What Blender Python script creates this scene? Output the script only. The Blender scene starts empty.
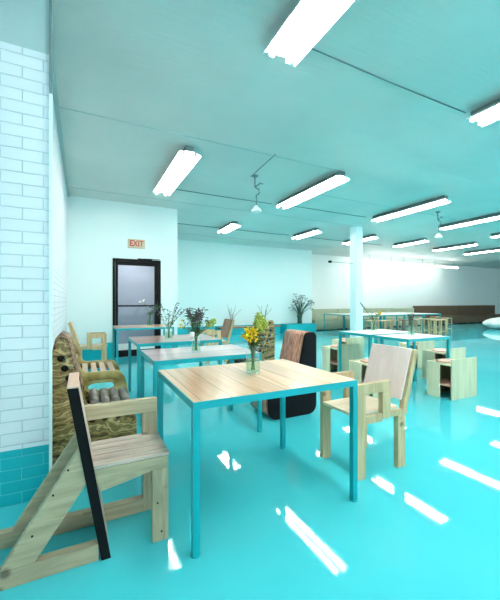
import bpy, bmesh, math, random
from mathutils import Vector, Matrix
random.seed(7)
S = bpy.context.scene
C = S.collection
PI = math.pi

# ------------------------------------------------------------------ materials
def new_mat(name):
    m = bpy.data.materials.new(name); m.use_nodes = True
    nt = m.node_tree
    b = nt.nodes['Principled BSDF']
    return m, nt, b

def ramp(nt, stops, fac):
    r = nt.nodes.new('ShaderNodeValToRGB')
    els = r.color_ramp.elements
    while len(els) < len(stops): els.new(0.5)
    for e, (p, c) in zip(els, stops):
        e.position = p; e.color = (*c, 1)
    nt.links.new(fac, r.inputs[0])
    return r.outputs[0]

def coords(nt, scale=(1, 1, 1), rot=(0, 0, 0), loc=(0, 0, 0)):
    tc = nt.nodes.new('ShaderNodeTexCoord'); mp = nt.nodes.new('ShaderNodeMapping')
    mp.inputs['Scale'].default_value = scale; mp.inputs['Rotation'].default_value = rot
    mp.inputs['Location'].default_value = loc
    nt.links.new(tc.outputs['Object'], mp.inputs['Vector'])
    return mp.outputs[0]

def noise(nt, vec, scale, detail=4, dist=0.0, rough=.5):
    n = nt.nodes.new('ShaderNodeTexNoise')
    n.inputs['Scale'].default_value = scale; n.inputs['Detail'].default_value = detail
    n.inputs['Distortion'].default_value = dist; n.inputs['Roughness'].default_value = rough
    nt.links.new(vec, n.inputs['Vector'])
    return n.outputs['Fac']

def bump(nt, b, h, strength=.2, dist=.01):
    bp = nt.nodes.new('ShaderNodeBump')
    bp.inputs['Strength'].default_value = strength; bp.inputs['Distance'].default_value = dist
    nt.links.new(h, bp.inputs['Height']); nt.links.new(bp.outputs[0], b.inputs['Normal'])

def paint(name, c1, c2=None, rough=.5, scale=3, bmp=.0, spec=.5, metal=0, coat=0):
    m, nt, b = new_mat(name)
    c2 = c2 or tuple(x * .92 for x in c1)
    v = coords(nt)
    n = noise(nt, v, scale, 5)
    nt.links.new(ramp(nt, [(.3, c1), (.7, c2)], n), b.inputs['Base Color'])
    b.inputs['Roughness'].default_value = rough
    b.inputs['Specular IOR Level'].default_value = spec
    b.inputs['Metallic'].default_value = metal
    b.inputs['Coat Weight'].default_value = coat
    b.inputs['Coat Roughness'].default_value = .05
    if bmp: bump(nt, b, noise(nt, v, scale * 9, 4), bmp, .01)
    return m

def wood(name, c1, c2, c3=None, axis='X', scale=1.0, rough=.55, knots=True, planks=0, pax='X', coat=0):
    """stretched grain along `axis`; optional plank split across `pax`"""
    m, nt, b = new_mat(name)
    k = {'X': (1.2, 14, 14), 'Y': (14, 1.2, 14), 'Z': (14, 14, 1.2)}[axis]
    v = coords(nt, tuple(q * scale for q in k))
    vec = v
    if planks:
        tc = nt.nodes.new('ShaderNodeTexCoord'); sp = nt.nodes.new('ShaderNodeSeparateXYZ')
        nt.links.new(tc.outputs['Object'], sp.inputs[0])
        mul = nt.nodes.new('ShaderNodeMath'); mul.operation = 'MULTIPLY'; mul.inputs[1].default_value = planks
        nt.links.new(sp.outputs[pax], mul.inputs[0])
        fl = nt.nodes.new('ShaderNodeMath'); fl.operation = 'FLOOR'; nt.links.new(mul.outputs[0], fl.inputs[0])
        wn = nt.nodes.new('ShaderNodeTexWhiteNoise'); wn.noise_dimensions = '1D'
        nt.links.new(fl.outputs[0], wn.inputs['W'])
        sc = nt.nodes.new('ShaderNodeVectorMath'); sc.operation = 'SCALE'; sc.inputs['Scale'].default_value = 20
        nt.links.new(wn.outputs['Color'], sc.inputs[0])
        ad = nt.nodes.new('ShaderNodeVectorMath'); ad.operation = 'ADD'
        nt.links.new(v, ad.inputs[0]); nt.links.new(sc.outputs[0], ad.inputs[1]); vec = ad.outputs[0]
    n = noise(nt, vec, 1.6, 6, 1.2, .6)
    c3 = c3 or tuple((a + d) / 2 for a, d in zip(c1, c2))
    col = ramp(nt, [(.28, c2), (.45, c3), (.62, c1), (.8, c1)], n)
    if planks:
        hv = nt.nodes.new('ShaderNodeHueSaturation'); nt.links.new(col, hv.inputs['Color'])
        mr = nt.nodes.new('ShaderNodeMapRange'); mr.inputs['To Min'].default_value = .78; mr.inputs['To Max'].default_value = 1.15
        nt.links.new(wn.outputs['Value'], mr.inputs['Value']); nt.links.new(mr.outputs[0], hv.inputs['Value'])
        fr = nt.nodes.new('ShaderNodeMath'); fr.operation = 'FRACT'; nt.links.new(mul.outputs[0], fr.inputs[0])
        gp = nt.nodes.new('ShaderNodeMath'); gp.operation = 'GREATER_THAN'; gp.inputs[1].default_value = .03
        nt.links.new(fr.outputs[0], gp.inputs[0])
        mx = nt.nodes.new('ShaderNodeMix'); mx.data_type = 'RGBA'
        nt.links.new(gp.outputs[0], mx.inputs['Factor']); mx.inputs['A'].default_value = (*[q * .35 for q in c2], 1)
        nt.links.new(hv.outputs[0], mx.inputs['B']); col = mx.outputs['Result']
    if knots:
        vo = nt.nodes.new('ShaderNodeTexVoronoi'); vo.inputs['Scale'].default_value = 5.5
        nt.links.new(coords(nt), vo.inputs['Vector'])
        kr = ramp(nt, [(.0, (0, 0, 0)), (.10, (0, 0, 0)), (.17, (1, 1, 1))], vo.outputs['Distance'])
        mk = nt.nodes.new('ShaderNodeMix'); mk.data_type = 'RGBA'
        nt.links.new(kr, mk.inputs['Factor']); mk.inputs['A'].default_value = (*[q * .45 for q in c2], 1)
        nt.links.new(col, mk.inputs['B']); col = mk.outputs['Result']
    nt.links.new(col, b.inputs['Base Color'])
    b.inputs['Roughness'].default_value = rough
    b.inputs['Coat Weight'].default_value = coat; b.inputs['Coat Roughness'].default_value = .12
    bump(nt, b, n, .15, .003)
    return m

def camo(name, cols, scale=5, dist=3.0, stretch=(1, 1, 2.2)):
    m, nt, b = new_mat(name)
    v = coords(nt, stretch)
    w = nt.nodes.new('ShaderNodeTexWave'); w.wave_type = 'BANDS'; w.bands_direction = 'Z'
    w.inputs['Scale'].default_value = scale; w.inputs['Distortion'].default_value = dist * 4
    w.inputs['Detail'].default_value = 4; w.inputs['Detail Scale'].default_value = 1.6
    nt.links.new(v, w.inputs['Vector'])
    n = noise(nt, v, 5, 6, 2.2)
    mx = nt.nodes.new('ShaderNodeMath'); mx.operation = 'ADD'
    m1 = nt.nodes.new('ShaderNodeMath'); m1.operation = 'MULTIPLY'; m1.inputs[1].default_value = .45
    m2 = nt.nodes.new('ShaderNodeMath'); m2.operation = 'MULTIPLY'; m2.inputs[1].default_value = .75
    nt.links.new(w.outputs['Fac'], m1.inputs[0]); nt.links.new(n, m2.inputs[0])
    nt.links.new(m1.outputs[0], mx.inputs[0]); nt.links.new(m2.outputs[0], mx.inputs[1])
    k = len(cols)
    nt.links.new(ramp(nt, [(.3 + .5 * i / (k - 1), c) for i, c in enumerate(cols)], mx.outputs[0]), b.inputs['Base Color'])
    b.inputs['Roughness'].default_value = .45
    return m

def brick_mat(name, horiz, bands=False):
    """painted brick, courses 72 mm; horiz = 'X' or 'Y' is the wall's run"""
    m, nt, b = new_mat(name)
    tc = nt.nodes.new('ShaderNodeTexCoord'); sp = nt.nodes.new('ShaderNodeSeparateXYZ'); cb = nt.nodes.new('ShaderNodeCombineXYZ')
    nt.links.new(tc.outputs['Object'], sp.inputs[0])
    nt.links.new(sp.outputs[horiz], cb.inputs['X']); nt.links.new(sp.outputs['Z'], cb.inputs['Y'])
    wob = noise(nt, tc.outputs['Object'], 2.5, 3)
    br = nt.nodes.new('ShaderNodeTexBrick'); nt.links.new(cb.outputs[0], br.inputs['Vector'])
    br.inputs['Scale'].default_value = 1; br.inputs['Brick Width'].default_value = .222
    br.inputs['Row Height'].default_value = .0725; br.inputs['Mortar Size'].default_value = .0045
    br.inputs['Mortar Smooth'].default_value = .5; br.offset = .5
    W = (.80, .84, .88); W2 = (.76, .81, .85); M = (.60, .67, .71)
    T = (.0, .44, .50); T2 = (.0, .42, .48); TM = (.06, .55, .60)
    br.inputs['Color1'].default_value = (*W, 1); br.inputs['Color2'].default_value = (*W2, 1); br.inputs['Mortar'].default_value = (*M, 1)
    br2 = nt.nodes.new('ShaderNodeTexBrick'); nt.links.new(cb.outputs[0], br2.inputs['Vector'])
    for k in ('Scale', 'Brick Width', 'Row Height', 'Mortar Size', 'Mortar Smooth'):
        br2.inputs[k].default_value = br.inputs[k].default_value
    br2.inputs['Color1'].default_value = (*T, 1); br2.inputs['Color2'].default_value = (*T2, 1); br2.inputs['Mortar'].default_value = (*TM, 1)
    gt = nt.nodes.new('ShaderNodeMath'); gt.operation = 'GREATER_THAN'; gt.inputs[1].default_value = .335
    nt.links.new(sp.outputs['Z'], gt.inputs[0])
    mx = nt.nodes.new('ShaderNodeMix'); mx.data_type = 'RGBA'
    nt.links.new(gt.outputs[0], mx.inputs['Factor']); nt.links.new(br2.outputs['Color'], mx.inputs['A']); nt.links.new(br.outputs['Color'], mx.inputs['B'])
    nt.links.new(mx.outputs['Result'], b.inputs['Base Color'])
    inv = nt.nodes.new('ShaderNodeMath'); inv.operation = 'SUBTRACT'; inv.inputs[0].default_value = 1
    nt.links.new(br.outputs['Fac'], inv.inputs[1])
    add = nt.nodes.new('ShaderNodeMath'); add.operation = 'ADD'
    nt.links.new(inv.outputs[0], add.inputs[0]); nt.links.new(wob, add.inputs[1])
    bump(nt, b, add.outputs[0], .7, .006)
    b.inputs['Roughness'].default_value = .42
    return m

def emit(name, col, st):
    m, nt, b = new_mat(name)
    b.inputs['Base Color'].default_value = (*col, 1)
    b.inputs['Emission Color'].default_value = (*col, 1); b.inputs['Emission Strength'].default_value = st
    return m

def glass(name, tint=(.9, 1, .98)):
    m = bpy.data.materials.new(name); m.use_nodes = True; nt = m.node_tree; nt.nodes.clear()
    o = nt.nodes.new('ShaderNodeOutputMaterial'); t = nt.nodes.new('ShaderNodeBsdfTransparent'); g = nt.nodes.new('ShaderNodeBsdfGlossy')
    t.inputs[0].default_value = (*tint, 1); g.inputs['Roughness'].default_value = .03
    fr = nt.nodes.new('ShaderNodeLayerWeight'); fr.inputs[0].default_value = .25
    mr = nt.nodes.new('ShaderNodeMapRange'); mr.inputs['To Min'].default_value = .03; mr.inputs['To Max'].default_value = .55
    nt.links.new(fr.outputs['Facing'], mr.inputs['Value'])
    mx = nt.nodes.new('ShaderNodeMixShader')
    nt.links.new(mr.outputs[0], mx.inputs[0]); nt.links.new(t.outputs[0], mx.inputs[1]); nt.links.new(g.outputs[0], mx.inputs[2])
    nt.links.new(mx.outputs[0], o.inputs[0])
    return m

M = {}
M['wall'] = paint('wall_paint', (.76, .925, .915), (.80, .945, .935), .5, .6, .05)
M['wall_far'] = paint('far_wall_paint', (.86, .92, .89), (.89, .94, .91), .5, .5, .05)
M['band'] = paint('teal_wall_band', (.0, .50, .57), (.0, .46, .53), .35, 1.5)
M['column'] = paint('column_paint', (.74, .90, .92), (.78, .94, .96), .4, 1)
M['teal'] = paint('teal_metal', (.0, .36, .40), (.0, .39, .43), .35, 6, .0)
M['black'] = paint('black_metal', (.003, .003, .003), (.005, .005, .005), .5, 6, 0, .2)
M['black_wood'] = paint('black_painted_wood', (.003, .003, .004), (.006, .006, .007), .6, 12, .05, .15)
M['white'] = paint('white_enamel', (.85, .88, .87), (.8, .84, .83), .35, 4)
M['grey_metal'] = paint('grey_metal', (.20, .26, .26), (.15, .21, .21), .4, 8)
M['brick_x'] = brick_mat('painted_brick_front', 'X')
M['brick_y'] = brick_mat('painted_brick_side', 'Y')
M['plaster'] = paint('painted_concrete', (.46, .58, .58), (.42, .54, .54), .6, 2.5, .15)
M['plank_light'] = wood('pale_maple_planks', (1.0, .62, .38), (.66, .31, .14), (.92, .52, .29), 'Y', .6, .28, False, 6.2, 'X', .5)
M['plank_grey'] = wood('grey_washed_planks', (.86, .64, .62), (.42, .33, .36), (.74, .56, .55), 'X', .5, .3, False, 5, 'Y', .5)
M['plank_brown'] = wood('rosy_brown_planks', (.66, .36, .30), (.34, .17, .15), None, 'X', .7, .3, False, 5, 'Y', .5)
M['top_white'] = wood('whitewashed_top', (.92, .76, .72), (.74, .62, .60), None, 'X', .5, .3, False, 4, 'Y', .4)
M['top_far'] = paint('white_laminate', (.85, .88, .86), None, .3, 3)
M['pine'] = wood('weathered_pine', (.52, .43, .27), (.30, .25, .16), None, 'X', .8, .6)
M['pine_z'] = wood('weathered_pine_upright', (.52, .43, .27), (.30, .25, .16), None, 'Z', .8, .6)
M['pine_seat'] = wood('grey_pine_slats', (.66, .53, .44), (.36, .28, .23), None, 'X', 1, .55, False)
M['pink_end'] = wood('raw_pink_end_grain', (.85, .55, .42), (.70, .42, .31), None, 'Y', .6, .6, False)
M['ply'] = wood('birch_plywood', (.66, .50, .28), (.38, .27, .13), None, 'Z', .6, .5)
M['ply_pale'] = wood('pale_plywood_face', (.90, .76, .56), (.74, .60, .42), None, 'Z', .4, .5, False)
M['ply_seat'] = wood('pale_plywood_seat', (.90, .74, .54), (.70, .55, .37), None, 'X', .5, .45, False)
M['ply_pink'] = wood('pinkish_plywood_back', (.86, .66, .60), (.72, .54, .49), None, 'Z', .35, .5, False)
M['brown_back'] = wood('brown_board', (.38, .21, .13), (.18, .09, .06), None, 'Z', .6, .5, False)
M['olive'] = camo('olive_grain_plywood', [(.14, .08, .02), (.34, .23, .06), (.50, .37, .12), (.62, .47, .20)], .9, .8, (1, 1, 1.6))
M['camo'] = camo('swirling_burl_veneer', [(.02, .012, .004), (.17, .11, .03), (.42, .29, .09), (.10, .065, .02), (.62, .46, .20), (.2, .14, .04)], 1.3, 2.2, (1.2, 1.2, 2.0))
M['brown_bent'] = camo('reddish_brown_veneer', [(.08, .03, .02), (.22, .11, .06), (.34, .2, .11)], 3, 2)
M['roll'] = paint('grey_brown_rolls', (.26, .22, .19), (.12, .10, .08), .55, 9)
M['slat'] = wood('pinkish_slats', (.66, .48, .36), (.48, .33, .24), None, 'Y', .8, .5, False)
M['walnut'] = wood('striped_walnut', (.78, .38, .25), (.15, .055, .035), (.42, .19, .12), 'Z', 1.3, .45, False)
M['dark'] = paint('dark_void', (.02, .018, .015), None, .8)
M['stool'] = wood('pale_green_plywood', (.64, .62, .42), (.46, .45, .28), None, 'Z', .4, .5, False)
M['stool_w'] = wood('cream_plywood', (.92, .80, .56), (.76, .65, .44), None, 'Z', .4, .5, False)
M['cushion'] = wood('rosy_seat_disc', (.80, .46, .36), (.56, .28, .21), None, 'X', .6, .45, False)
M['bench_l'] = paint('sage_bench_paint', (.44, .49, .35), (.38, .43, .30), .5, 3)
M['bench_d'] = paint('brown_bench_upholstery', (.16, .10, .055), (.11, .07, .04), .7, 8, .2)
M['door_grey'] = paint('lavender_grey_wall_beyond', (.44, .46, .50), (.52, .54, .57), .6, 1.2)
M['sign'] = paint('beige_sign', (.62, .55, .38), None, .5)
M['sign_red'] = paint('red_letters', (.55, .03, .02), None, .5)
M['glass'] = glass('clear_glass'); M['pane'] = glass('door_glass', (.86, .9, .95))
M['water'] = glass('vase_water', (.86, .93, .82))
M['leaf'] = paint('leaf_green', (.09, .20, .05), (.03, .10, .03), .5, 30)
M['leaf_dark'] = paint('dark_leaf_green', (.015, .07, .05), (.03, .11, .07), .5, 30)
M['leaf_lime'] = paint('lime_leaf', (.50, .55, .08), (.30, .42, .06), .5, 30)
M['yellow'] = paint('yellow_petals', (.90, .70, .01), (.95, .55, .0), .5, 40)
M['purple'] = paint('mauve_petals', (.12, .07, .13), (.22, .12, .18), .6, 40)
M['white_petal'] = paint('white_petals', (.85, .85, .80), None, .6, 40)
M['lavender'] = paint('lavender_petals', (.10, .10, .22), None, .6, 40)
M['twig'] = paint('dry_twig', (.10, .08, .06), None, .7, 20)
M['pouf'] = paint('white_tufted_cloth', (.86, .88, .86), (.78, .82, .80), .8, 12, .3)
M['tube'] = emit('fluorescent_tube', (1.0, .96, .92), 26)
M['tube_far'] = emit('fluorescent_tube_far', (1.0, .97, .93), 20)

# ceiling with faint board marks
m, nt, b = new_mat('ceiling_paint'); M['ceiling'] = m
v = coords(nt); n1 = noise(nt, v, .8, 5); 
v2 = coords(nt, (1, 12, 1)); n2 = noise(nt, v2, 2.0, 5, .3)
nt.links.new(ramp(nt, [(.3, (.60, .65, .62)), (.7, (.72, .74, .71))], n1), b.inputs['Base Color'])
b.inputs['Roughness'].default_value = .55
bump(nt, b, n2, .3, .02)
# glossy cyan floor
m, nt, b = new_mat('glossy_cyan_floor'); M['floor'] = m
v = coords(nt); n1 = noise(nt, v, .7, 5)
nt.links.new(ramp(nt, [(.3, (.055, .56, .63)), (.7, (.08, .61, .68))], n1), b.inputs['Base Color'])
b.inputs['Roughness'].default_value = .035; b.inputs['Specular IOR Level'].default_value = .38
bump(nt, b, noise(nt, coords(nt), 3.0, 3), .05, .01)

# ------------------------------------------------------------------ geometry helpers
def box(bm, x0, x1, y0, y1, z0, z1):
    vs = [bm.verts.new(p) for p in ((x0,y0,z0),(x1,y0,z0),(x1,y1,z0),(x0,y1,z0),(x0,y0,z1),(x1,y0,z1),(x1,y1,z1),(x0,y1,z1))]
    for f in ((0,3,2,1),(4,5,6,7),(0,1,5,4),(1,2,6,5),(2,3,7,6),(3,0,4,7)):
        bm.faces.new([vs[i] for i in f])
    return bm

def prism_xz(bm, pts, y0, y1):
    """polygon in (x,z) extruded from y0 to y1"""
    a = [bm.verts.new((x, y0, z)) for x, z in pts]; c = [bm.verts.new((x, y1, z)) for x, z in pts]
    bm.faces.new(a); bm.faces.new(list(reversed(c)))
    for i in range(len(pts)):
        j = (i + 1) % len(pts); bm.faces.new((a[j], a[i], c[i], c[j]))
    return bm

def tube(bm, pts, r, seg=8, r1=None):
    pts = [Vector(p) for p in pts]; rings = []
    n = len(pts)
    for i, p in enumerate(pts):
        t = (pts[min(i + 1, n - 1)] - pts[max(i - 1, 0)]).normalized()
        u = t.cross(Vector((0, 0, 1)))
        if u.length < 1e-3: u = t.cross(Vector((1, 0, 0)))
        u.normalize(); w = t.cross(u)
        rr = r if r1 is None else r + (r1 - r) * i / (n - 1)
        rings.append([bm.verts.new(p + (u * math.cos(2 * PI * k / seg) + w * math.sin(2 * PI * k / seg)) * rr) for k in range(seg)])
    for a, c in zip(rings, rings[1:]):
        for k in range(seg):
            bm.faces.new((a[k], a[(k + 1) % seg], c[(k + 1) % seg], c[k]))
    bm.faces.new(list(reversed(rings[0]))); bm.faces.new(rings[-1])
    return bm

def lathe(bm, prof, seg=20, c=(0, 0, 0), closed=False):
    rings = []
    for r, z in prof:
        rings.append([bm.verts.new((c[0] + r * math.cos(2 * PI * k / seg), c[1] + r * math.sin(2 * PI * k / seg), c[2] + z)) for k in range(seg)])
    for a, d in zip(rings, rings[1:]):
        for k in range(seg):
            bm.faces.new((a[k], a[(k + 1) % seg], d[(k + 1) % seg], d[k]))
    if closed:
        bm.faces.new(list(reversed(rings[0]))); bm.faces.new(rings[-1])
    return bm

def blob(bm, p, r, sx=1, sy=1, sz=1, sub=1):
    mtx = Matrix.Translation(p) @ Matrix.Diagonal((sx, sy, sz, 1))
    bmesh.ops.create_icosphere(bm, subdivisions=sub, radius=r, matrix=mtx)

def leaf(bm, p, d, ln, w):
    d = Vector(d).normalized(); u = d.cross(Vector((0, 0, 1)))
    if u.length < 1e-3: u = Vector((1, 0, 0))
    u.normalize(); p = Vector(p); q = p + d * ln + Vector((0, 0, -.15 * ln)); mid = p + d * ln * .5 + Vector((0, 0, .06 * ln))
    a, b_, c_, e = bm.verts.new(p), bm.verts.new(mid + u * w), bm.verts.new(q), bm.verts.new(mid - u * w)
    bm.faces.new((a, b_, c_, e))

def obj(name, bm, mat, parent=None, bevel=0.0, smooth=False, loc=None):
    bmesh.ops.recalc_face_normals(bm, faces=bm.faces)
    me = bpy.data.meshes.new(name); bm.to_mesh(me); bm.free()
    o = bpy.data.objects.new(name, me); C.objects.link(o); me.materials.append(mat)
    if parent: o.parent = parent
    if loc: o.location = loc
    if smooth:
        for p in me.polygons: p.use_smooth = True
    if bevel:
        md = o.modifiers.new('edge', 'BEVEL'); md.width = bevel; md.segments = 2; md.limit_method = 'ANGLE'
    return o

def panel_xz(name, outline, holes, y0, y1, mat, parent=None, bevel=0.0):
    """flat board with real cut-outs, outline in (x,z)"""
    cu = bpy.data.curves.new(name + '_c', 'CURVE'); cu.dimensions = '2D'; cu.fill_mode = 'BOTH'
    cu.extrude = (y1 - y0) / 2
    for pts in [outline] + holes:
        sp = cu.splines.new('POLY'); sp.points.add(len(pts) - 1); sp.use_cyclic_u = True
        for q, (x, z) in zip(sp.points, pts): q.co = (x, z, 0, 1)
    t = bpy.data.objects.new(name + '_t', cu); C.objects.link(t)
    bpy.context.view_layer.update()
    me = bpy.data.meshes.new_from_object(t.evaluated_get(bpy.context.evaluated_depsgraph_get()))
    C.objects.unlink(t); bpy.data.objects.remove(t); bpy.data.curves.remove(cu)
    me.transform(Matrix.Translation((0, (y0 + y1) / 2, 0)) @ Matrix.Rotation(PI / 2, 4, 'X'))
    me.name = name; me.materials.clear(); me.materials.append(mat)
    bm = bmesh.new(); bm.from_mesh(me)
    bmesh.ops.remove_doubles(bm, verts=bm.verts, dist=1e-5); bmesh.ops.recalc_face_normals(bm, faces=bm.faces)
    bm.to_mesh(me); bm.free()
    o = bpy.data.objects.new(name, me); C.objects.link(o)
    if parent: o.parent = parent
    return o

def circ(cx, cz, r, n=14, sx=1): return [(cx + r * sx * math.cos(2 * PI * k / n), cz + r * math.sin(2 * PI * k / n)) for k in range(n)]
def rrect(x0, x1, z0, z1, r, n=4):
    out = []
    for cx, cz, a0 in ((x1 - r, z1 - r, 0), (x0 + r, z1 - r, 90), (x0 + r, z0 + r, 180), (x1 - r, z0 + r, 270)):
        for k in range(n + 1):
            a = math.radians(a0 + 90 * k / n); out.append((cx + r * math.cos(a), cz + r * math.sin(a)))
    return out
def rounded(pts, r, n=4):
    """round every corner of a closed polygon; pts (x,z) or (x,z,r)"""
    out = []; N = len(pts)
    for i in range(N):
        p = Vector(pts[i][:2]); rr = pts[i][2] if len(pts[i]) > 2 else r
        a = Vector(pts[i - 1][:2]) - p; c = Vector(pts[(i + 1) % N][:2]) - p
        k = min(rr, a.length * .45, c.length * .45)
        if k < 1e-4: out.append(tuple(p)); continue
        s, e = p + a.normalized() * k, p + c.normalized() * k
        for j in range(n + 1):
            t = j / n; q = s * (1 - t) ** 2 + p * 2 * t * (1 - t) + e * t * t; out.append((q.x, q.y))
    return out

def thing(name, label, cat, loc=(0, 0, 0), rz=0, group=None):
    o = bpy.data.objects.new(name, None); C.objects.link(o); o.empty_display_size = .1
    o.location = loc; o.rotation_euler = (0, 0, rz); o['label'] = label; o['category'] = cat
    if group: o['group'] = group
    return o
def tag(o, label, cat, group=None, kind=None):
    o['label'] = label; o['category'] = cat
    if group: o['group'] = group
    if kind: o['kind'] = kind
    return o
def copy_tree(o, parent=None):
    c = o.copy(); C.objects.link(c); c.parent = parent
    for ch in [q for q in list(bpy.data.objects) if q.parent == o]:
        copy_tree(ch, c)
    return c
def dup(src, loc, rz, label, group=None):
    c = copy_tree(src); c.location = loc; c.rotation_euler = (0, 0, rz); c['label'] = label
    if group: c['group'] = group
    return c
def struct(name, bm, mat, parent=None, bevel=0):
    o = obj(name, bm, mat, parent, bevel)
    if not parent: o['kind'] = 'structure'
    return o
B = bmesh.new

# ------------------------------------------------------------------ camera
F = 334.; TH = math.radians(26.6); H = 1.235
cd = bpy.data.cameras.new('camera'); cam = bpy.data.objects.new('camera', cd); C.objects.link(cam); S.camera = cam
cd.sensor_fit = 'HORIZONTAL'; cd.sensor_width = 36; cd.lens = F / 500 * 36
cam.location = (0, 0, H); cam.rotation_euler = (PI / 2, 0, -TH)
cd.shift_y = 2 / 500 * 1.0
cd.clip_start = .05; cd.clip_end = 100

# ------------------------------------------------------------------ room shell
CZ = 3.45
XL, XR, YN = -3.2, 31.0, -5.0
struct('floor', box(B(), XL, XR, YN, 12.7, -.1, 0), M['floor'])
struct('ceiling', box(B(), XL, XR, YN, 12.7, CZ, CZ + .15), M['ceiling'])
# brick pier in the left foreground, painted concrete beam over it
struct('wall_pier', box(B(), XL, -.188, 2.46, 2.62, 0, 2.80), M['brick_x'])
struct('trim_1', box(B(), XL, -.188, 2.46, 2.62, 2.80, CZ), M['plaster'])
struct('trim_2', box(B(), -.190, -.173, 2.447, 2.462, .0, 2.55), M['wall'])
struct('trim_3', box(B(), -.189, -.173, 2.44, 2.462, 2.55, CZ), M['grey_metal'])
# left wall, far wall pieces
struct('wall_left', box(B(), -.5, -.285, 2.62, 8.0, 0, CZ), M['brick_y'])
# door wall with a real opening
dx0, dx1, dzt = .585, 1.625, 2.20
bm = B(); Yd = 7.9
box(bm, -.5, dx0, Yd, Yd + .2, 0, CZ); box(bm, dx1, 2.02, Yd, Yd + .2, 0, CZ); box(bm, dx0, dx1, Yd, Yd + .2, dzt, CZ)
struct('wall_door', bm, M['wall'])
bm = B(); box(bm, -.285, dx0 - .001, Yd - .012, Yd, 0, .35); box(bm, dx1 + .001, 2.02, Yd - .012, Yd, 0, .35)
struct('baseboard_door', bm, M['band'])
struct('baseboard_left', box(B(), -.284, -.272, 2.62, Yd - .012, 0, .35), M['band'])
struct('wall_return', box(B(), 1.82, 2.02, Yd + .2, 11.9, 0, CZ), M['wall'])
struct('baseboard_return', box(B(), 2.02, 2.032, Yd + .012, 11.688, 0, .35), M['band'])
struct('wall_back', box(B(), 1.82, 8.85, 11.7, 11.9, 0, CZ), M['wall'])
struct('baseboard_back', box(B(), 2.032, 8.85, 11.688, 11.7, 0, .34), M['band'])
struct('wall_far', box(B(), 8.65, XR, 12.5, 12.7, 0, CZ), M['wall_far'])
struct('wall_far_return', box(B(), 8.65, 8.85, 11.9, 12.5, 0, CZ), M['wall_far'])
struct('wall_right', box(B(), XR - .2, XR, YN, 12.5, 0, CZ), M['wall'])
struct('wall_behind_left', box(B(), XL, XL + .2, YN, 2.46, 0, CZ), M['wall'])
bm = B(); box(bm, XL, XR, YN, YN + .2, 0, .5); box(bm, XL, XR, YN, YN + .2, 3.0, CZ)
for k in range(10):
    x = XL + k * (XR - XL - .25) / 9; box(bm, x, x + .25, YN, YN + .2, .5, 3.0)
struct('wall_street', bm, M['wall'])
# column
struct('column', box(B(), 7.09, 7.35, 7.28, 7.54, 0, CZ), M['column'], bevel=.01)
# ceiling seams and conduits
def seam(y, x0, x1, r=.008, m='grey_metal', z=CZ - .008):
    return tube(B(), [(x0, y, z), ((x0 + x1) / 2, y + .01, z - .002), (x1, y, z)], r, 6)
k = 4
for y, x0, x1, r in ((2.36, 1.7, 4.0, .006), (6.50, 1.55, 3.8, .008), (9.30, 2.1, 6.1, .01), (6.42, 4.1, 6.6, .008), (9.3, 6.4, 10.4, .012)):
    o = struct('trim_%d' % k, seam(y, x0, x1, r), M['grey_metal']); k += 1
for y, x0, x1 in ((7.3, -.28, 7.), (4.35, -.28, 3.9), (5.5, 4.2, 9.), (10.6, 2.1, 9.)):
    o = struct('trim_%d' % k, box(B(), x0, x1, y, y + .018, CZ - .006, CZ), M['plaster']); k += 1
struct('trim_%d' % k, box(B(), -.29, -.24, 2.62, 7.9, CZ - .03, CZ), M['plaster'])

# ------------------------------------------------------------------ door_1
door = bpy.data.objects.new('door_1', None); C.objects.link(door); door['kind'] = 'structure'; door.location = (dx0, Yd, 0)
W = dx1 - dx0
bm = B(); box(bm, .0, .05, -.02, .10, 0, 2.2); box(bm, W - .05, W, -.02, .10, 0, 2.2); box(bm, .055, W - .055, -.02, .10, 2.14, 2.2)
obj('door_frame', bm, M['black'], door, .004)
bm = B(); box(bm, .06, .115, .03, .08, .01, 2.135); box(bm, W - .13, W - .06, .03, .08, .01, 2.135)
box(bm, .115, W - .13, .03, .08, 2.06, 2.135); box(bm, .115, W - .13, .03, .08, .01, .16)
leafo = obj('door_leaf', bm, M['black'], door, .003)
obj('bottom_rail', box(B(), .115, W - .13, .035, .075, .16, .30), M['white'], leafo)
obj('push_bar', box(B(), .10, W - .14, -.01, .03, 1.13, 1.165), M['black'], leafo)
obj('door_pane', box(B(), .115, W - .13, .052, .058, .30, 2.06), M['pane'], leafo)
bm = B(); box(bm, .52, .84, -.07, -.02, 2.15, 2.215); box(bm, .60, .66, -.09, -.07, 2.165, 2.2); box(bm, .66, 1.0, -.10, -.085, 2.20, 2.215)
obj('door_closer', bm, M['black'], door, .004)
# vestibule beyond the glass
bm = B(); box(bm, .15, 1.8, 9.1, 9.15, 0, 2.6); box(bm, .10, .15, 8.1, 9.15, 0, 2.6); box(bm, 1.75, 1.8, 8.1, 9.1, 0, 2.6); box(bm, .1, 1.8, 8.1, 9.15, 2.6, 2.65)
struct('wall_vestibule', bm, M['door_grey'])
struct('trim_20', box(B(), .66, .685, 9.07, 9.1, 0, 2.6), M['white'])
al = bpy.data.lights.new('vestibule_fill_light', 'AREA'); al.energy = 9; al.size = .6; al.color = (1, .97, .95)  # unseen fill light, added to brighten the grey walls behind the door glass
lo = bpy.data.objects.new('vestibule_fill_light', al); C.objects.link(lo); lo.location = (1.1, 8.5, 2.55)

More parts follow.
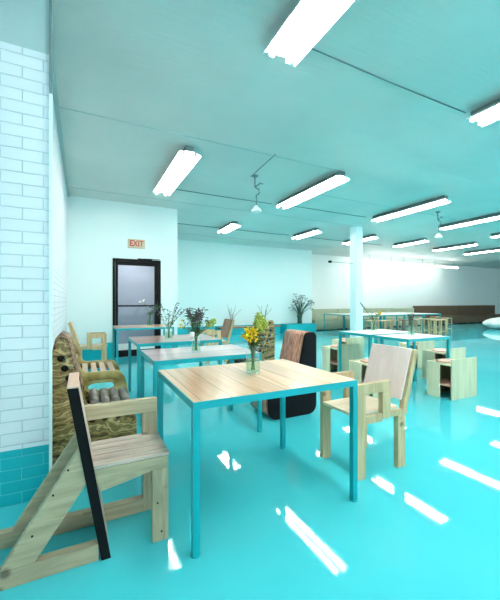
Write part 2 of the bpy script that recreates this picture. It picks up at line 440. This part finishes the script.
# exit sign
t = thing('exit_sign', 'beige exit sign with red capital letters on the wall above the black door', 'sign', (1.085, Yd - .02, 2.545))
obj('sign_panel', box(B(), -.185, .185, -.02, .02, -.10, .10), M['sign'], t, .005)
fc = bpy.data.curves.new('exit_text', 'FONT'); fc.body = 'EXIT'; fc.size = .185; fc.align_x = 'CENTER'; fc.align_y = 'CENTER'; fc.extrude = .003; fc.offset = .0035
to = bpy.data.objects.new('tt', fc); C.objects.link(to); bpy.context.view_layer.update()
me = bpy.data.meshes.new_from_object(to.evaluated_get(bpy.context.evaluated_depsgraph_get())); bpy.data.objects.remove(to)
me.materials.clear(); me.materials.append(M['sign_red'])
lt = bpy.data.objects.new('lettering', me); C.objects.link(lt); lt.parent = t; lt.location = (0, -.024, 0); lt.rotation_euler = (PI / 2, 0, 0); lt.scale = (.78, 1, 1)

# ------------------------------------------------------------------ tables
def make_table(label, x0, x1, y0, y1, topm, zt=.75, group=None, leg=.034, split=True):
    w, d = x1 - x0, y1 - y0
    t = thing('dining_table', label, 'table', ((x0 + x1) / 2, (y0 + y1) / 2, 0), 0, group)
    hx, hy = w / 2, d / 2
    obj('tabletop', box(B(), -hx + .006, hx - .006, -hy + .006, hy - .006, zt - .02, zt), M[topm], t)
    bm = B(); a = .038
    box(bm, -hx, hx, -hy, -hy + .005, zt - a, zt - .001); box(bm, -hx, hx, hy - .005, hy, zt - a, zt - .001)
    box(bm, -hx, -hx + .005, -hy + .005, hy - .005, zt - a, zt - .001); box(bm, hx - .005, hx, -hy + .005, hy - .005, zt - a, zt - .001)
    box(bm, -hx + .005, hx - .005, -hy + .005, -hy + .03, zt - a, zt - .021); box(bm, -hx + .005, hx - .005, hy - .03, hy - .005, zt - a, zt - .021)
    obj('frame', bm, M['teal'], t)
    for sx in (-1, 1):
        for sy in (-1, 1):
            cx, cy = sx * (hx - leg / 2), sy * (hy - leg / 2)
            l = obj('leg', box(B(), cx - leg / 2, cx + leg / 2, cy - leg / 2, cy + leg / 2, .006, zt - a), M['teal'], t)
            obj('foot_plate', lathe(B(), [(.026, 0), (.026, .006)], 12, (cx, cy, 0), True), M['teal'], l)
    return t
make_table('nearest table with pale maple plank top on thin teal metal legs', .475, 1.53, 1.56, 2.42, 'plank_light')
make_table('teal-legged table with grey whitewashed top, second in the row behind the maple one', .52, 1.53, 2.80, 3.52, 'plank_grey')
make_table('teal-legged table with rosy brown plank top, third in the left row', .565, 1.62, 4.05, 4.90, 'plank_brown')
make_table('teal-legged table with pale wood top standing right before the black door', .55, 1.61, 6.55, 7.40, 'plank_light')
make_table('teal table with white top near the column, farther of the middle pair', 3.80, 4.80, 3.62, 4.30, 'top_white')
make_table('teal table with white top beside the cube stools, nearer of the middle pair', 3.78, 4.64, 2.95, 3.53, 'top_white')
for i, x in enumerate((9.0, 10.1, 11.2, 12.3)):
    make_table(('far white-topped table just right behind the column', 'far white-topped table, second of the distant row', 'far white-topped table, third of the distant row', 'far white-topped table at the right end of the distant row')[i], x, x + 1.07, 8.9, 11.1, 'top_far', group='distant white tables')

# ------------------------------------------------------------------ near slanted chair (side frames in planes y=0 and y=.32)
t = thing('slant_back_chair', 'weathered pine armchair with black back board edge and diagonal rear braces, nearest at left', 'chair', (0, 1.75, 0))
def pr(name, pts, y0, y1, m, par=t, bv=.003): return obj(name, prism_xz(B(), pts, y0, y1), M[m], par, bv)
D2 = .335
for y0, y1 in ((0, .045), (D2 - .045, D2)):
    pr('leg', [(.32, 0), (.40, 0), (.40, .372), (.32, .372)], y0, y1, 'pine_z')
    pr('seat_rail', [(.035, .435), (.40, .435), (.40, .372), (.32, .372), (.19, .345), (.075, .325)], y0 + .001, y1 - .001, 'pine')
    pr('rear_brace', [(-.015, .55), (.03, .40), (-.19, .08), (-.32, .08)], y0, y1, 'pine')
pr('floor_rail', [(-.62, .0), (.068, 0), (.068, .08), (-.62, .08)], .0, .045, 'pine')
pr('floor_rail', [(-.38, .0), (.32, 0), (.32, .08), (-.38, .08)], D2 - .045, D2, 'pine')
pr('cleat', [(-.12, .08), (.0, .08), (.0, .10), (-.12, .10)], D2 - .09, D2 - .046, 'pine')
pr('arm', [(.0, .58), (.40, .58), (.40, .66), (.0, .66)], D2 - .04, D2, 'pine')
pr('arm_post', [(.315, .436), (.40, .436), (.40, .579), (.315, .579)], D2 - .04, D2, 'pine_z')
bk = pr('back_board', [(.084, 0), (.118, 0), (-.022, .834), (-.061, .834)], .0, D2, 'pine_seat')
e = pr('painted_edge', [(.08, 0), (.122, 0), (-.018, .835), (-.065, .835)], -.008, -.0002, 'black_wood', bk, .001); e['label'] = 'black-painted near edge'
pr('raw_end_grain', [(-.066, .836), (-.017, .836), (-.017, .846), (-.066, .846)], -.008, D2, 'pink_end', bk)
for i in range(5):
    y = .002 + i * (D2 - .004) / 5
    pr('seat_slat', [(.03, .436), (.405, .436), (.405, .452), (.03, .452)], y, y + (D2 - .004) / 5 - .009, 'pine_seat')
for x, z in ((-.06, .46), (-.12, .36), (-.2, .2), (.345, .2), (.365, .05)):
    if x < .3 or True:
        s = obj('screw', tube(B(), [(x, -.002, z), (x, .002, z)], .005, 8), M['black'], t)

# ------------------------------------------------------------------ plywood armchair (front toward -x), origin at seat centre on the floor
def make_armchair(label, backm, loc, rz, group=None):
    t = thing('plywood_armchair', label, 'chair', loc, rz, group)
    def p(name, pts, y0, y1, m, par=t): return obj(name, prism_xz(B(), pts, y0, y1), M[m], par, .002)
    for s in (-1, 1):
        y0, y1 = (-.205, -.165) if s < 0 else (.165, .205)
        p('leg', [(-.24, 0), (-.165, 0), (-.165, .585), (-.24, .585)], y0, y1, 'ply')
        p('leg', [(.16, 0), (.235, 0), (.235, .39), (.16, .39)], y0, y1, 'ply')
        p('armrest', [(-.24, .586), (.08, .586), (.08, .66), (-.24, .66)], y0, y1, 'ply')
        p('arm_post', [(.0, .39), (.08, .39), (.08, .585), (.0, .585)], y0 - .001, y1 + .001, 'ply')
        p('seat_rail', [(-.164, .375), (-.001, .375), (-.001, .43), (-.164, .43)], y0 + .002, y1 - .002, 'ply')
        p('seat_rail', [(.081, .391), (.26, .391), (.26, .43), (.081, .43)], y0 + .002, y1 - .002, 'ply')
        p('back_post', [(.21, .431), (.26, .431), (.385, .865), (.345, .865)], y0 + .001, y1 - .001, 'ply')
    p('seat', [(-.25, .431), (.20, .431), (.20, .452), (-.25, .452)], -.163, .163, 'ply_seat')
    p('back_panel', [(.224, .50), (.243, .50), (.358, .875), (.339, .875)], -.188, .195, backm).location = (-.022, 0, 0)
    return t
def back_label(r, txt):
    for ch in r.children:
        if ch.name.startswith('back_panel'): ch['label'] = txt
bpy.context.view_layer.update()
a0 = make_armchair('plywood armchair with tall pinkish white back at the right end of the maple table', 'ply_pink', (1.935, 1.93, 0), 0)
make_armchair('plywood armchair with square open arms by the left wall near the door', 'ply_seat', (.15, 6.80, 0), PI)
make_armchair('wooden armchair with brown back board to the right of the table by the door', 'brown_back', (2.42, 6.50, 0), 0)

# ------------------------------------------------------------------ burl veneer chair with roll seat (front toward +x)
def make_roll_chair(label, loc, rz, wid):
    t = thing('roll_seat_chair', label, 'chair', loc, rz)
    out = rounded([(-.28, .06), (-.29, .87, .1), (-.255, .99, .06), (-.175, .955, .05), (-.10, .60, .1), (-.055, .455, .06), (.22, .425, .05), (.285, .36, .06), (.285, .0, .05), (-.28, .0, .1)], .05)
    holes = [circ(-.228, .83, .027, 12), circ(-.205, .757, .027, 12), circ(-.178, .685, .027, 12), circ(-.15, .61, .026, 12), circ(-.12, .53, .026, 12),
             circ(-.03, .36, .025, 12), circ(.06, .365, .025, 12), circ(.155, .365, .025, 12)]
    panel_xz('side_panel', out, holes, 0, .03, M['camo'], t)
    panel_xz('side_panel', out, holes, wid - .03, wid, M['camo'], t)
    pts = [(-.232, .83), (-.208, .757), (-.180, .685), (-.152, .61), (-.122, .53)]
    for x, z in pts + [(-.03, .36), (.06, .365), (.155, .365)]:
        obj('crossbar', tube(B(), [(x, .035, z), (x, wid - .035, z)], .022, 12), M['dark'], t, 0, True)
    for x, z in ((-.01, .475), (.065, .472), (.14, .468), (.215, .462)):
        obj('seat_roll', tube(B(), [(x, .034, z), (x, .06, z), (x, wid - .06, z), (x, wid - .034, z)], .033, 14), M['roll'], t, 0, True)
    bmm = B()
    prof = [(-.275, .90), (-.262, .975), (-.235, 1.0), (-.18, .975), (-.155, .86), (-.125, .72), (-.09, .58)]
    a = [bmm.verts.new((x, -.006, z)) for x, z in prof]; c = [bmm.verts.new((x, wid + .006, z)) for x, z in prof]
    for i in range(len(prof) - 1): bmm.faces.new((a[i], a[i + 1], c[i + 1], c[i]))
    return t, bmm
t, bmm = make_roll_chair('burl veneer chair with row of round holes, beside the brick pier', (.09, 2.72, 0), 0, .42)
o = obj('bent_back', bmm, M['brown_bent'], t, 0, True); md = o.modifiers.new('t', 'SOLIDIFY'); md.thickness = .012
t, bmm = make_roll_chair('dark rustic chair with barred open back behind the yellow flowers', (2.16, 4.52, 0), PI, .42)
bmm.free()
for i in range(6):
    z = .55 + i * .07
    obj('back_slat', box(B(), -.205 + .006 * i * -1 - (z - .55) * .25 + .1, -.185 - (z - .55) * .25 + .1, .032, .388, z, z + .035), M['brown_back'], t)

# ------------------------------------------------------------------ olive slatted chair (front +x)
t = thing('slatted_plywood_chair', 'olive plywood chair with wide slatted seat and slot cut in its side', 'chair', (0, 3.75, 0))
out = rounded([(-.19, .82), (-.10, .82), (.0, .52, .06), (.34, .52, .08), (.40, .45, .05), (.435, .28, .03), (.435, .0, .005), (.355, .0, .005), (.345, .25, .05), (.06, .25, .06), (.01, 0, .005), (-.07, 0, .005), (-.04, .3, .05), (-.08, .46, .05)], .02)
for y in (0, .70):
    panel_xz('side_panel', out, [rrect(.045, .30, .335, .435, .045)], y, y + .035, M['olive'], t)
for i in range(4):
    x = -.005 + i * .088
    obj('seat_slat', box(B(), x, x + .055, .036, .699, .485, .505), M['slat'], t, .003)
for i in range(3):
    z = .56 + i * .085
    x = -.075 - (z - .56) * .32
    obj('back_slat', box(B(), x, x + .018, .036, .699, z, z + .055), M['slat'], t, .003)

# ------------------------------------------------------------------ black-sided walnut lounge chair (front -x)
t = thing('rounded_lounge_chair', 'rounded lounge chair with black sides and striped walnut front, behind the maple table', 'chair', (2.02, 3.0, 0))
out = rounded([(-.30, .0, .12), (.31, .0, .12), (.31, .90, .09), (.17, .90, .05), (.07, .44, .05), (-.30, .42, .06)], .05, 6)
pn = panel_xz('side_panel', out, [], 0, .03, M['black_wood'], t); pn['label'] = 'flat black side panel'
pn = panel_xz('side_panel', out, [], .40, .43, M['black_wood'], t); pn['label'] = 'flat black side panel'
inn = rounded([(-.31, .015, .12), (.30, .015, .12), (.30, .905, .09), (.155, .905, .05), (.055, .45, .05), (-.31, .43, .06)], .05, 6)
panel_xz('walnut_shell', inn, [], .0305, .3995, M['walnut'], t)

# ------------------------------------------------------------------ cube stools
def make_stool(label, loc, rz=0, D=.40, Wd=.48):
    t = thing('cube_stool', label, 'stool', loc, rz)
    obj('side_panel', box(B(), 0, Wd, 0, .02, 0, .51), M['stool'], t, .002)
    obj('side_panel', box(B(), .0, Wd, D - .02, D, 0, .45), M['stool'], t, .002)
    obj('front_panel', box(B(), -.02, -.0, D * .47, D, 0, .45), M['stool_w'], t, .002)
    obj('rear_panel', box(B(), Wd - .02, Wd, .0205, D - .0205, 0, .43), M['stool'], t, .002)
    obj('shelf', box(B(), .0, Wd - .021, .021, D - .021, .165, .185), M['cushion'], t, .002)
    obj('seat', box(B(), .0, Wd - .021, .021, D - .021, .425, .443), M['stool_w'], t, .002)
    q = D / 2 - .03
    obj('seat_disc', lathe(B(), [(q - .015, .0), (q, .006), (q, .016), (q - .015, .022)], 28, (D / 2 + .02, D / 2, .444), True), M['cushion'], t)
    return t
make_stool('open cube stool with rosy round seat, nearest the camera at right', (4.13, 2.60, 0), 0, .335, .52)
make_stool('cube stool with round seat peeking from behind the nearest right cube stool', (4.98, 3.22, 0))
make_stool('cube stool under the white table, seen between its teal legs', (5.5, 4.1, 0))
make_stool('cube stool with cream front panel left of the middle tables', (3.85, 4.37, 0))
make_stool('cube stool with round seat farthest back beside the column', (4.75, 5.15, 0))
make_stool('cube stool half hidden behind the tall-backed plywood armchair', (3.22, 3.02, 0))

# distant open-frame stools
def make_frame_stool(label, loc, m, h=.60, group='open-frame stools by the distant tables'):
    t = thing('frame_stool', label, 'stool', loc, 0, group)
    for x in (-.15, .12):
        for y in (-.15, .12): obj('leg', box(B(), x, x + .03, y, y + .03, 0, h - .03), M[m], t)
    obj('seat', box(B(), -.155, .155, -.155, .155, h - .03, h), M[m], t)
    obj('foot_rail', box(B(), -.12, .12, -.148, -.13, .15, .18), M[m], t)
    return t
FL = 'slim open-frame stool standing by the distant white tables'
for i, (x, y, m) in enumerate([(11.75, 7.85, 'ply'), (11.30, 7.75, 'ply'), (10.85, 8.2, 'pine'), (10.35, 8.3, 'brown_back'), (9.9, 8.4, 'pine'), (9.4, 8.3, 'ply'), (8.85, 8.35, 'pine'), (11.6, 8.45, 'pine'), (12.1, 8.5, 'ply'), (12.6, 8.4, 'brown_back'), (13.1, 8.5, 'pine'), (13.75, 9.4, 'ply')]):
    make_frame_stool(FL, (x, y, 0), m)

# ------------------------------------------------------------------ benches along the far wall
def make_bench(label, x0, x1, m, yf=11.55, hb=.92, group=None, leg=False, cush=None):
    t = thing('wall_bench', label, 'bench', (x0, yf, 0), 0, group)
    w = x1 - x0
    z0 = .04
    obj('seat_base', box(B(), .005, w - .005, .02, .50, z0, .42), M[m], t, .01)
    obj('seat_cushion', box(B(), .0, w, .0, .50, .425, .47), M[cush or m], t, .012)
    obj('backrest', box(B(), .0, w, .505, .66, .47, hb), M[m], t, .015)
    for x in (.06, w - .12): obj('foot', box(B(), x, x + .06, .04, .46, 0, z0), M['dark'], t)
    return t
xs = [8.9, 10.65, 12.4, 14.15]
for i, x in enumerate(xs):
    make_bench(('sage green wall bench section at the wall corner left of the column', 'sage green wall bench section directly behind the column', 'sage green wall bench section just right behind the column', 'sage green wall bench section next to the brown benches')[i], x, x + 1.73, 'bench_l', group='sage wall benches')
for i in range(4):
    x = 15.95 + i * 1.9
    make_bench(('brown wall bench section next to the sage green ones', 'brown wall bench section, second from the left of the brown run', 'brown wall bench section, second from the right end', 'brown wall bench section at the right end near the white pouf')[i], x, x + 1.88, 'bench_d', hb=1.03, group='brown wall benches')
# low ledge along the recess wall
t = thing('low_plank_bench', 'low bench with thin brown plank top along the recessed back wall', 'bench', (4.4, 11.2, 0))
obj('plank', box(B(), 0, 2.6, 0, .38, .27, .31), M['brown_back'], t, .004)
obj('base', box(B(), .05, 2.55, .05, .36, 0, .27), M['band'], t)
t = thing('teal_plinth', 'low teal plinth under the spiky potted plant by the wall corner', 'plinth', (7.25, 11.2, 0))
obj('body', box(B(), 0, 1.45, 0, .45, 0, .32), M['band'], t, .006); obj('lid', box(B(), -.01, 1.46, -.01, .455, .32, .35), M['teal'], t, .004)

# pouf
bm = B()
bmesh.ops.create_uvsphere(bm, u_segments=48, v_segments=24, radius=1, matrix=Matrix.Diagonal((1.15, 1.0, .27, 1)))
for v_ in bm.verts:
    a = math.atan2(v_.co.y, v_.co.x); rr = math.hypot(v_.co.x, v_.co.y)
    k = 1 + .035 * math.sin(9 * a) + .02 * math.sin(21 * a + 3 * rr)
    v_.co.x *= k; v_.co.y *= k
    v_.co.z *= 1 + .18 * math.sin(7 * a + 6 * rr)
    v_.co.z = max(v_.co.z + .25, 0)
o = obj('floor_pouf', bm, M['pouf'], None, 0, True, (17.5, 8.3, 0)); tag(o, 'lumpy white floor pouf cut off by the right edge of the view', 'pouf')

# ------------------------------------------------------------------ fluorescent fixtures
def make_fixture(label, x, y0, y1, tm='tube'):
    L = y1 - y0
    t = thing('fluorescent_light', label, 'ceiling light', (x, (y0 + y1) / 2, CZ))
    h = L / 2
    obj('housing', box(B(), -.06, .06, -h, h, -.075, 0), M['grey_metal'], t, .004)
    bm = B()
    prof = [(-.165, -.125), (-.155, -.10), (-.065, -.078), (.065, -.078), (.155, -.10), (.165, -.125)]
    a = [bm.verts.new((px, -h, pz)) for px, pz in prof]; c = [bm.verts.new((px, h, pz)) for px, pz in prof]
    for i in range(len(prof) - 1): bm.faces.new((a[i], a[i + 1], c[i + 1], c[i]))
    o = obj('reflector', bm, M['white'], t); md = o.modifiers.new('t', 'SOLIDIFY'); md.thickness = .004; md.offset = 1
    for px in (-.085, .085):
        for q in (-1, 1):
            ya, yb = (-h + .03, -.02) if q < 0 else (.02, h - .03)
            tb = obj('tube', tube(B(), [(px, ya, -.112), (px, yb, -.112)], .021, 10), M[tm], t, 0, True)
    for px in (-.085, .085):
        for yy in (-h + .012, -.008, h - .028): obj('lamp_holder', box(B(), px - .02, px + .02, yy, yy + .016, -.135, -.079), M['white'], t)
    return t
FX = [
 ('long fluorescent light right overhead at the top edge of the view', 1.52, .15, 2.48),
 ('fluorescent light above the brick side, over the third table', 1.36, 4.62, 6.6),
 ('fluorescent light at the centre, just right of the hanging ceiling sensor', 3.93, 4.35, 6.35),
 ('fluorescent light cut off by the right edge, closest on that side', 4.10, .1, 2.33),
 ('wide fluorescent light just right above the column', 6.75, 4.38, 6.3),
 ('fluorescent light right of the second ceiling sensor at the right edge', 9.25, 4.4, 6.15),
 ('small distant fluorescent light over the recessed wall, leftmost of the far row', 3.74, 8.35, 9.45),
 ('small distant fluorescent light above the wall corner, second of the far row', 6.27, 8.0, 9.25),
 ('distant fluorescent light passing behind the top of the column', 8.5, 7.9, 9.3),
 ('distant fluorescent light, second right of the column in the far row', 10.6, 7.6, 8.9),
 ('distant fluorescent light, third right of the column in the far row', 12.9, 7.25, 8.9),
 ('distant fluorescent light at the right edge in the far row', 15.1, 7.4, 8.95),
 ('short stretch of fluorescent light at the far right edge of the ceiling', 11.9, 4.4, 6.2),
]
for i, (lb, x, a, b_) in enumerate(FX): make_fixture(lb, x, a, b_)
# lights behind the camera side of the room (outside the view) that also light it
make_fixture('fluorescent light behind the viewpoint over the entrance side', 1.5, -3.4, -1.2)
make_fixture('fluorescent light behind the viewpoint farther to the right', 6.7, -.9, 1.6)
make_fixture('fluorescent light in the unseen right half of the room', 9.3, .2, 2.4)

# slim pendants in front of the far wall
for i, (x0, x1) in enumerate(((11.6, 13.7), (13.9, 16.0), (16.3, 18.6))):
    t = thing('linear_pendant', ('slim hanging tube light close right of the column, far wall', 'slim hanging tube light in the middle of the far wall run', 'slim hanging tube light at the right end of the far wall run')[i], 'ceiling light', (x0, 11.4, 3.12))
    obj('tube', tube(B(), [(0, 0, 0), (x1 - x0, 0, 0)], .03, 10), M['tube_far'], t, 0, True)
    obj('rail', box(B(), 0, x1 - x0, -.03, .03, .031, .055), M['white'], t)
    for x in (.35, x1 - x0 - .35): obj('wire', tube(B(), [(x, 0, .055), (x, 0, CZ - 3.12)], .008, 6), M['grey_metal'], t)

# hanging ceiling sensors
def make_sensor(label, x, y):
    t = thing('ceiling_sensor', label, 'sensor', (x, y, CZ))
    obj('mount', lathe(B(), [(.05, -.02), (.06, 0)], 14, (0, 0, 0), True), M['grey_metal'], t)
    obj('pipe', tube(B(), [(0, 0, -.01), (0, 0, -.20), (.07, -.02, -.24), (.08, -.02, -.30), (.03, 0, -.34), (.03, 0, -.55)], .012, 8), M['grey_metal'], t, 0, True)
    obj('elbow', tube(B(), [(0, 0, -.20), (.10, -.02, -.12), (.15, -.02, -.13)], .012, 8), M['grey_metal'], t, 0, True)
    obj('sensor_head', lathe(B(), [(.02, -.52), (.05, -.56), (.085, -.60), (.085, -.63), (.03, -.65)], 16, (.03, 0, 0), True), M['white'], t)
    return t
make_sensor('pipe-hung ceiling sensor left of the central fluorescent light', 2.70, 5.20)
make_sensor('pipe-hung ceiling sensor between two fluorescent lights at right', 7.80, 5.27)
o = obj('ceiling_rod', tube(B(), [(2.62, 5.2, CZ - .03), (2.55, 4.25, CZ - .03)], .009, 6), M['grey_metal']); tag(o, 'thin dark rod on the ceiling running toward the pipe-hung sensor', 'rod')
# small wall camera on an arm by the column
t = thing('security_camera', 'tiny dark camera on a thin arm reaching left from the column', 'camera', (7.12, 7.4, 2.36))
obj('arm', tube(B(), [(0, 0, 0), (-.75, .12, .03)], .007, 6), M['grey_metal'], t); o = obj('camera_body', tube(B(), [(-.75, .12, .03), (-.83, .13, .03)], .035, 10), M['black'], t)

# ------------------------------------------------------------------ vases and flowers
def make_jar(label, x, y, z, r=.038, h=.17, m='glass', name='glass_jar'):
    t = thing(name, label, 'vase', (x, y, z))
    obj('glass_body', lathe(B(), [(r * .3, .0), (r * .95, .001), (r, .012), (r, h * .68), (r * .78, h * .84), (r * .78, h)], 20), M[m], t, 0, True)
    if m == 'glass': obj('water', lathe(B(), [(r * .2, .014), (r * .9, .017), (r * .9, h * .5), (r * .2, h * .5)], 16, (0, 0, 0), True), M['water'], t)
    return t
def bouquet(label, x, y, z, specs, seed=1, base=.02, neck=.15, nr=.02, name='flower_bouquet'):
    """specs: list of (count, spread, height, kind, leafmat)"""
    R = random.Random(seed)
    t = thing(name, label, 'flowers', (x, y, z))
    st = B(); lv = {}; fl = {}
    for cnt, spread, ht, kind, lm, dirn in specs:
        for i in range(cnt):
            a = R.uniform(0, 2 * PI); s = spread * R.uniform(.3, 1)
            hx = math.cos(a) * s + dirn[0]; hy = math.sin(a) * s + dirn[1]; hh = ht * R.uniform(.8, 1.05)
            p0 = (math.cos(a + 2) * .012, math.sin(a + 2) * .012, base); p1 = (math.cos(a) * nr * .5, math.sin(a) * nr * .5, neck)
            p2 = (hx * .55, hy * .55, neck + (hh - neck) * .6); p3 = (hx, hy, hh)
            tube(st, [p0, p1, p2, p3], .0028, 5, .0014)
            lb = lv.setdefault(lm, B()); P2, P3, P1 = Vector(p2), Vector(p3), Vector(p1)
            if kind in ('goldenrod', 'lime', 'lavender', 'mauve'):
                mm = {'goldenrod': 'yellow', 'lime': 'leaf_lime', 'lavender': 'lavender', 'mauve': 'purple'}[kind]
                fb = fl.setdefault(mm, B())
                n = {'goldenrod': 26, 'lime': 34, 'lavender': 9, 'mauve': 16}[kind]
                for k in range(n):
                    u_ = k / n; q = P2.lerp(P3, .2 + .8 * u_)
                    w = {'goldenrod': .028, 'lime': .024, 'lavender': .006, 'mauve': .022}[kind] * (1.15 - u_ * .7)
                    q = q + Vector((R.uniform(-w, w), R.uniform(-w, w), R.uniform(-.01, .012)))
                    blob(fb, q, R.uniform(.005, .009))
            elif kind == 'round':
                fb = fl.setdefault('white_petal', B()); blob(fb, P3, .026, 1, 1, .7, 2)
            elif kind == 'daisy':
                fb = fl.setdefault('yellow', B())
                for k in range(9): leaf(fb, P3, (math.cos(k * .7), math.sin(k * .7), .3), .03, .008)
                blob(fb, P3, .011)
            if lm:
                for k in range(7):
                    u_ = R.uniform(.1, .95); q = P1.lerp(P2, u_) if R.random() < .4 else P2.lerp(P3, u_)
                    aa = R.uniform(0, 2 * PI); leaf(lb, q, (math.cos(aa), math.sin(aa), R.uniform(.1, .9)), R.uniform(.03, .065), R.uniform(.006, .011))
    obj('stems', st, M['leaf'], t)
    for lm, lb in lv.items(): obj('leaves', lb, M[lm], t)
    for mm, fb in fl.items(): obj('blossoms', fb, M[mm], t)
    return t
J = 'glass jar'
make_jar('clear glass jar of yellow flowers on the nearest maple table', 1.04, 2.03, .7502, .05, .19)
bouquet('bright yellow goldenrod bouquet with tall lime sprig on the maple table', 1.04, 2.03, .752,
        [(8, .05, .32, 'goldenrod', 'leaf', (-.02, 0)), (8, .04, .40, 'lime', 'leaf_lime', (.085, .03)), (9, .07, .28, 'leafy', 'leaf', (.02, 0))], 3, nr=.03)
make_jar('clear glass jar on the grey whitewashed second table', .98, 3.12, .7502, .045, .19)
bouquet('mixed bouquet of mauve blossoms and one yellow daisy on the grey table', .98, 3.12, .752,
        [(12, .13, .42, 'mauve', 'leaf_dark', (-.04, 0)), (16, .15, .40, 'leafy', 'leaf', (-.02, 0)), (3, .02, .30, 'daisy', 'leaf', (-.17, -.05)), (4, .03, .34, 'lime', 'leaf', (.20, .0)), (2, .02, .2, 'round', 'leaf', (-.06, -.04)), (6, .09, .34, 'leafy', 'leaf', (0, 0))], 5, nr=.03)
make_jar('clear glass jar on the rosy brown third table', 1.0, 4.35, .7502, .055, .20)
bouquet('sparse bouquet of lavender spikes spreading wide on the brown table', 1.0, 4.35, .752,
        [(8, .28, .48, 'lavender', 'leaf', (0, 0)), (7, .12, .36, 'leafy', 'leaf', (.05, 0))], 9, nr=.03)
make_jar('clear glass jar on the pale table before the door', 1.22, 6.98, .7502, .06, .25)
bouquet('loose bouquet with white round flower in front of the door glass', 1.22, 6.98, .752,
        [(3, .05, .50, 'round', 'leaf', (-.16, 0)), (9, .12, .42, 'leafy', 'leaf', (.12, 0)), (2, .05, .5, 'lavender', 'leaf', (.2, 0))], 12, neck=.2, nr=.03)
make_jar('small glass jar on the white table next to the column', 4.3, 4.02, .7502, .05, .17)
bouquet('wispy bouquet with one dark bloom leaning left, before the column', 4.3, 4.02, .752,
        [(2, .02, .48, 'lavender', 'leaf', (-.20, .12)), (4, .06, .30, 'leafy', 'leaf_dark', (0, 0)), (2, .03, .33, 'goldenrod', 'leaf', (.15, 0))], 15, nr=.03)
make_jar('small glass jar on the white table by the cube stools', 4.18, 3.22, .7502, .045, .15)
bouquet('dark leafy bouquet on the white table by the cube stools', 4.18, 3.22, .752,
        [(7, .07, .32, 'leafy', 'leaf_dark', (0, 0)), (2, .03, .3, 'lavender', 'leaf', (.02, 0))], 18, nr=.03)
# spiky plant on the plinth
t = thing('spiky_potted_plant', 'dark spiky plant in slim green vase on the teal plinth', 'plant', (8.0, 11.40, .35))
obj('vase', lathe(B(), [(.03, 0), (.10, .01), (.09, .2), (.12, .34), (.11, .36), (.07, .2)], 18), M['leaf_dark'], t, 0, True)
R = random.Random(4); st = B(); lf = B()
for i in range(20):
    a = R.uniform(0, 2 * PI); s = R.uniform(.15, .75); h = R.uniform(.5, 1.0) - s * .25
    p = [(0, 0, .2), (math.cos(a) * s * .4, math.sin(a) * s * .15, .30 + h * .5), (math.cos(a) * s * .8, math.sin(a) * s * .2, .3 + h * .85), (math.cos(a) * s, math.sin(a) * s * .22, .28 + h * (.75 if s > .4 else 1))]
    tube(st, p, .016, 5, .004)
    for q in p[2:]:
        for k in range(3):
            aa = R.uniform(0, 2 * PI); leaf(lf, q, (math.cos(aa), math.sin(aa), R.uniform(-.3, .8)), .13, .022)
obj('stems', st, M['leaf_dark'], t); obj('leaves', lf, M['leaf_dark'], t)
# dry twig arrangements on the low bench
for i, (x, n, sp, lb) in enumerate(((4.95, 6, .35, 'dry twigs in a pot at the left end of the low plank bench'), (6.3, 7, .3, 'dry twigs in a pot toward the right end of the low plank bench'))):
    t = thing('dry_twig_arrangement', lb, 'plant', (x, 11.36, .31))
    obj('pot', lathe(B(), [(.05, 0), (.07, .02), (.08, .16), (.06, .17), (.05, .04)], 16), M['brown_back'], t, 0, True)
    st = B()
    for k in range(n):
        a = R.uniform(-1, 1); tube(st, [(0, 0, .05), (a * sp * .4, R.uniform(-.1, .1), .4), (a * sp * 1.3, R.uniform(-.1, .1), R.uniform(.6, .85))], .011, 5, .004)
    obj('twigs', st, M['twig'], t)

# ------------------------------------------------------------------ world and daylight
w = bpy.data.worlds.new('world'); S.world = w; w.use_nodes = True
w.node_tree.nodes['Background'].inputs[0].default_value = (.80, .93, 1, 1); w.node_tree.nodes['Background'].inputs[1].default_value = 1.6
S.view_settings.view_transform = 'Standard'
S.view_settings.exposure = .90
S.view_settings.look = 'None'
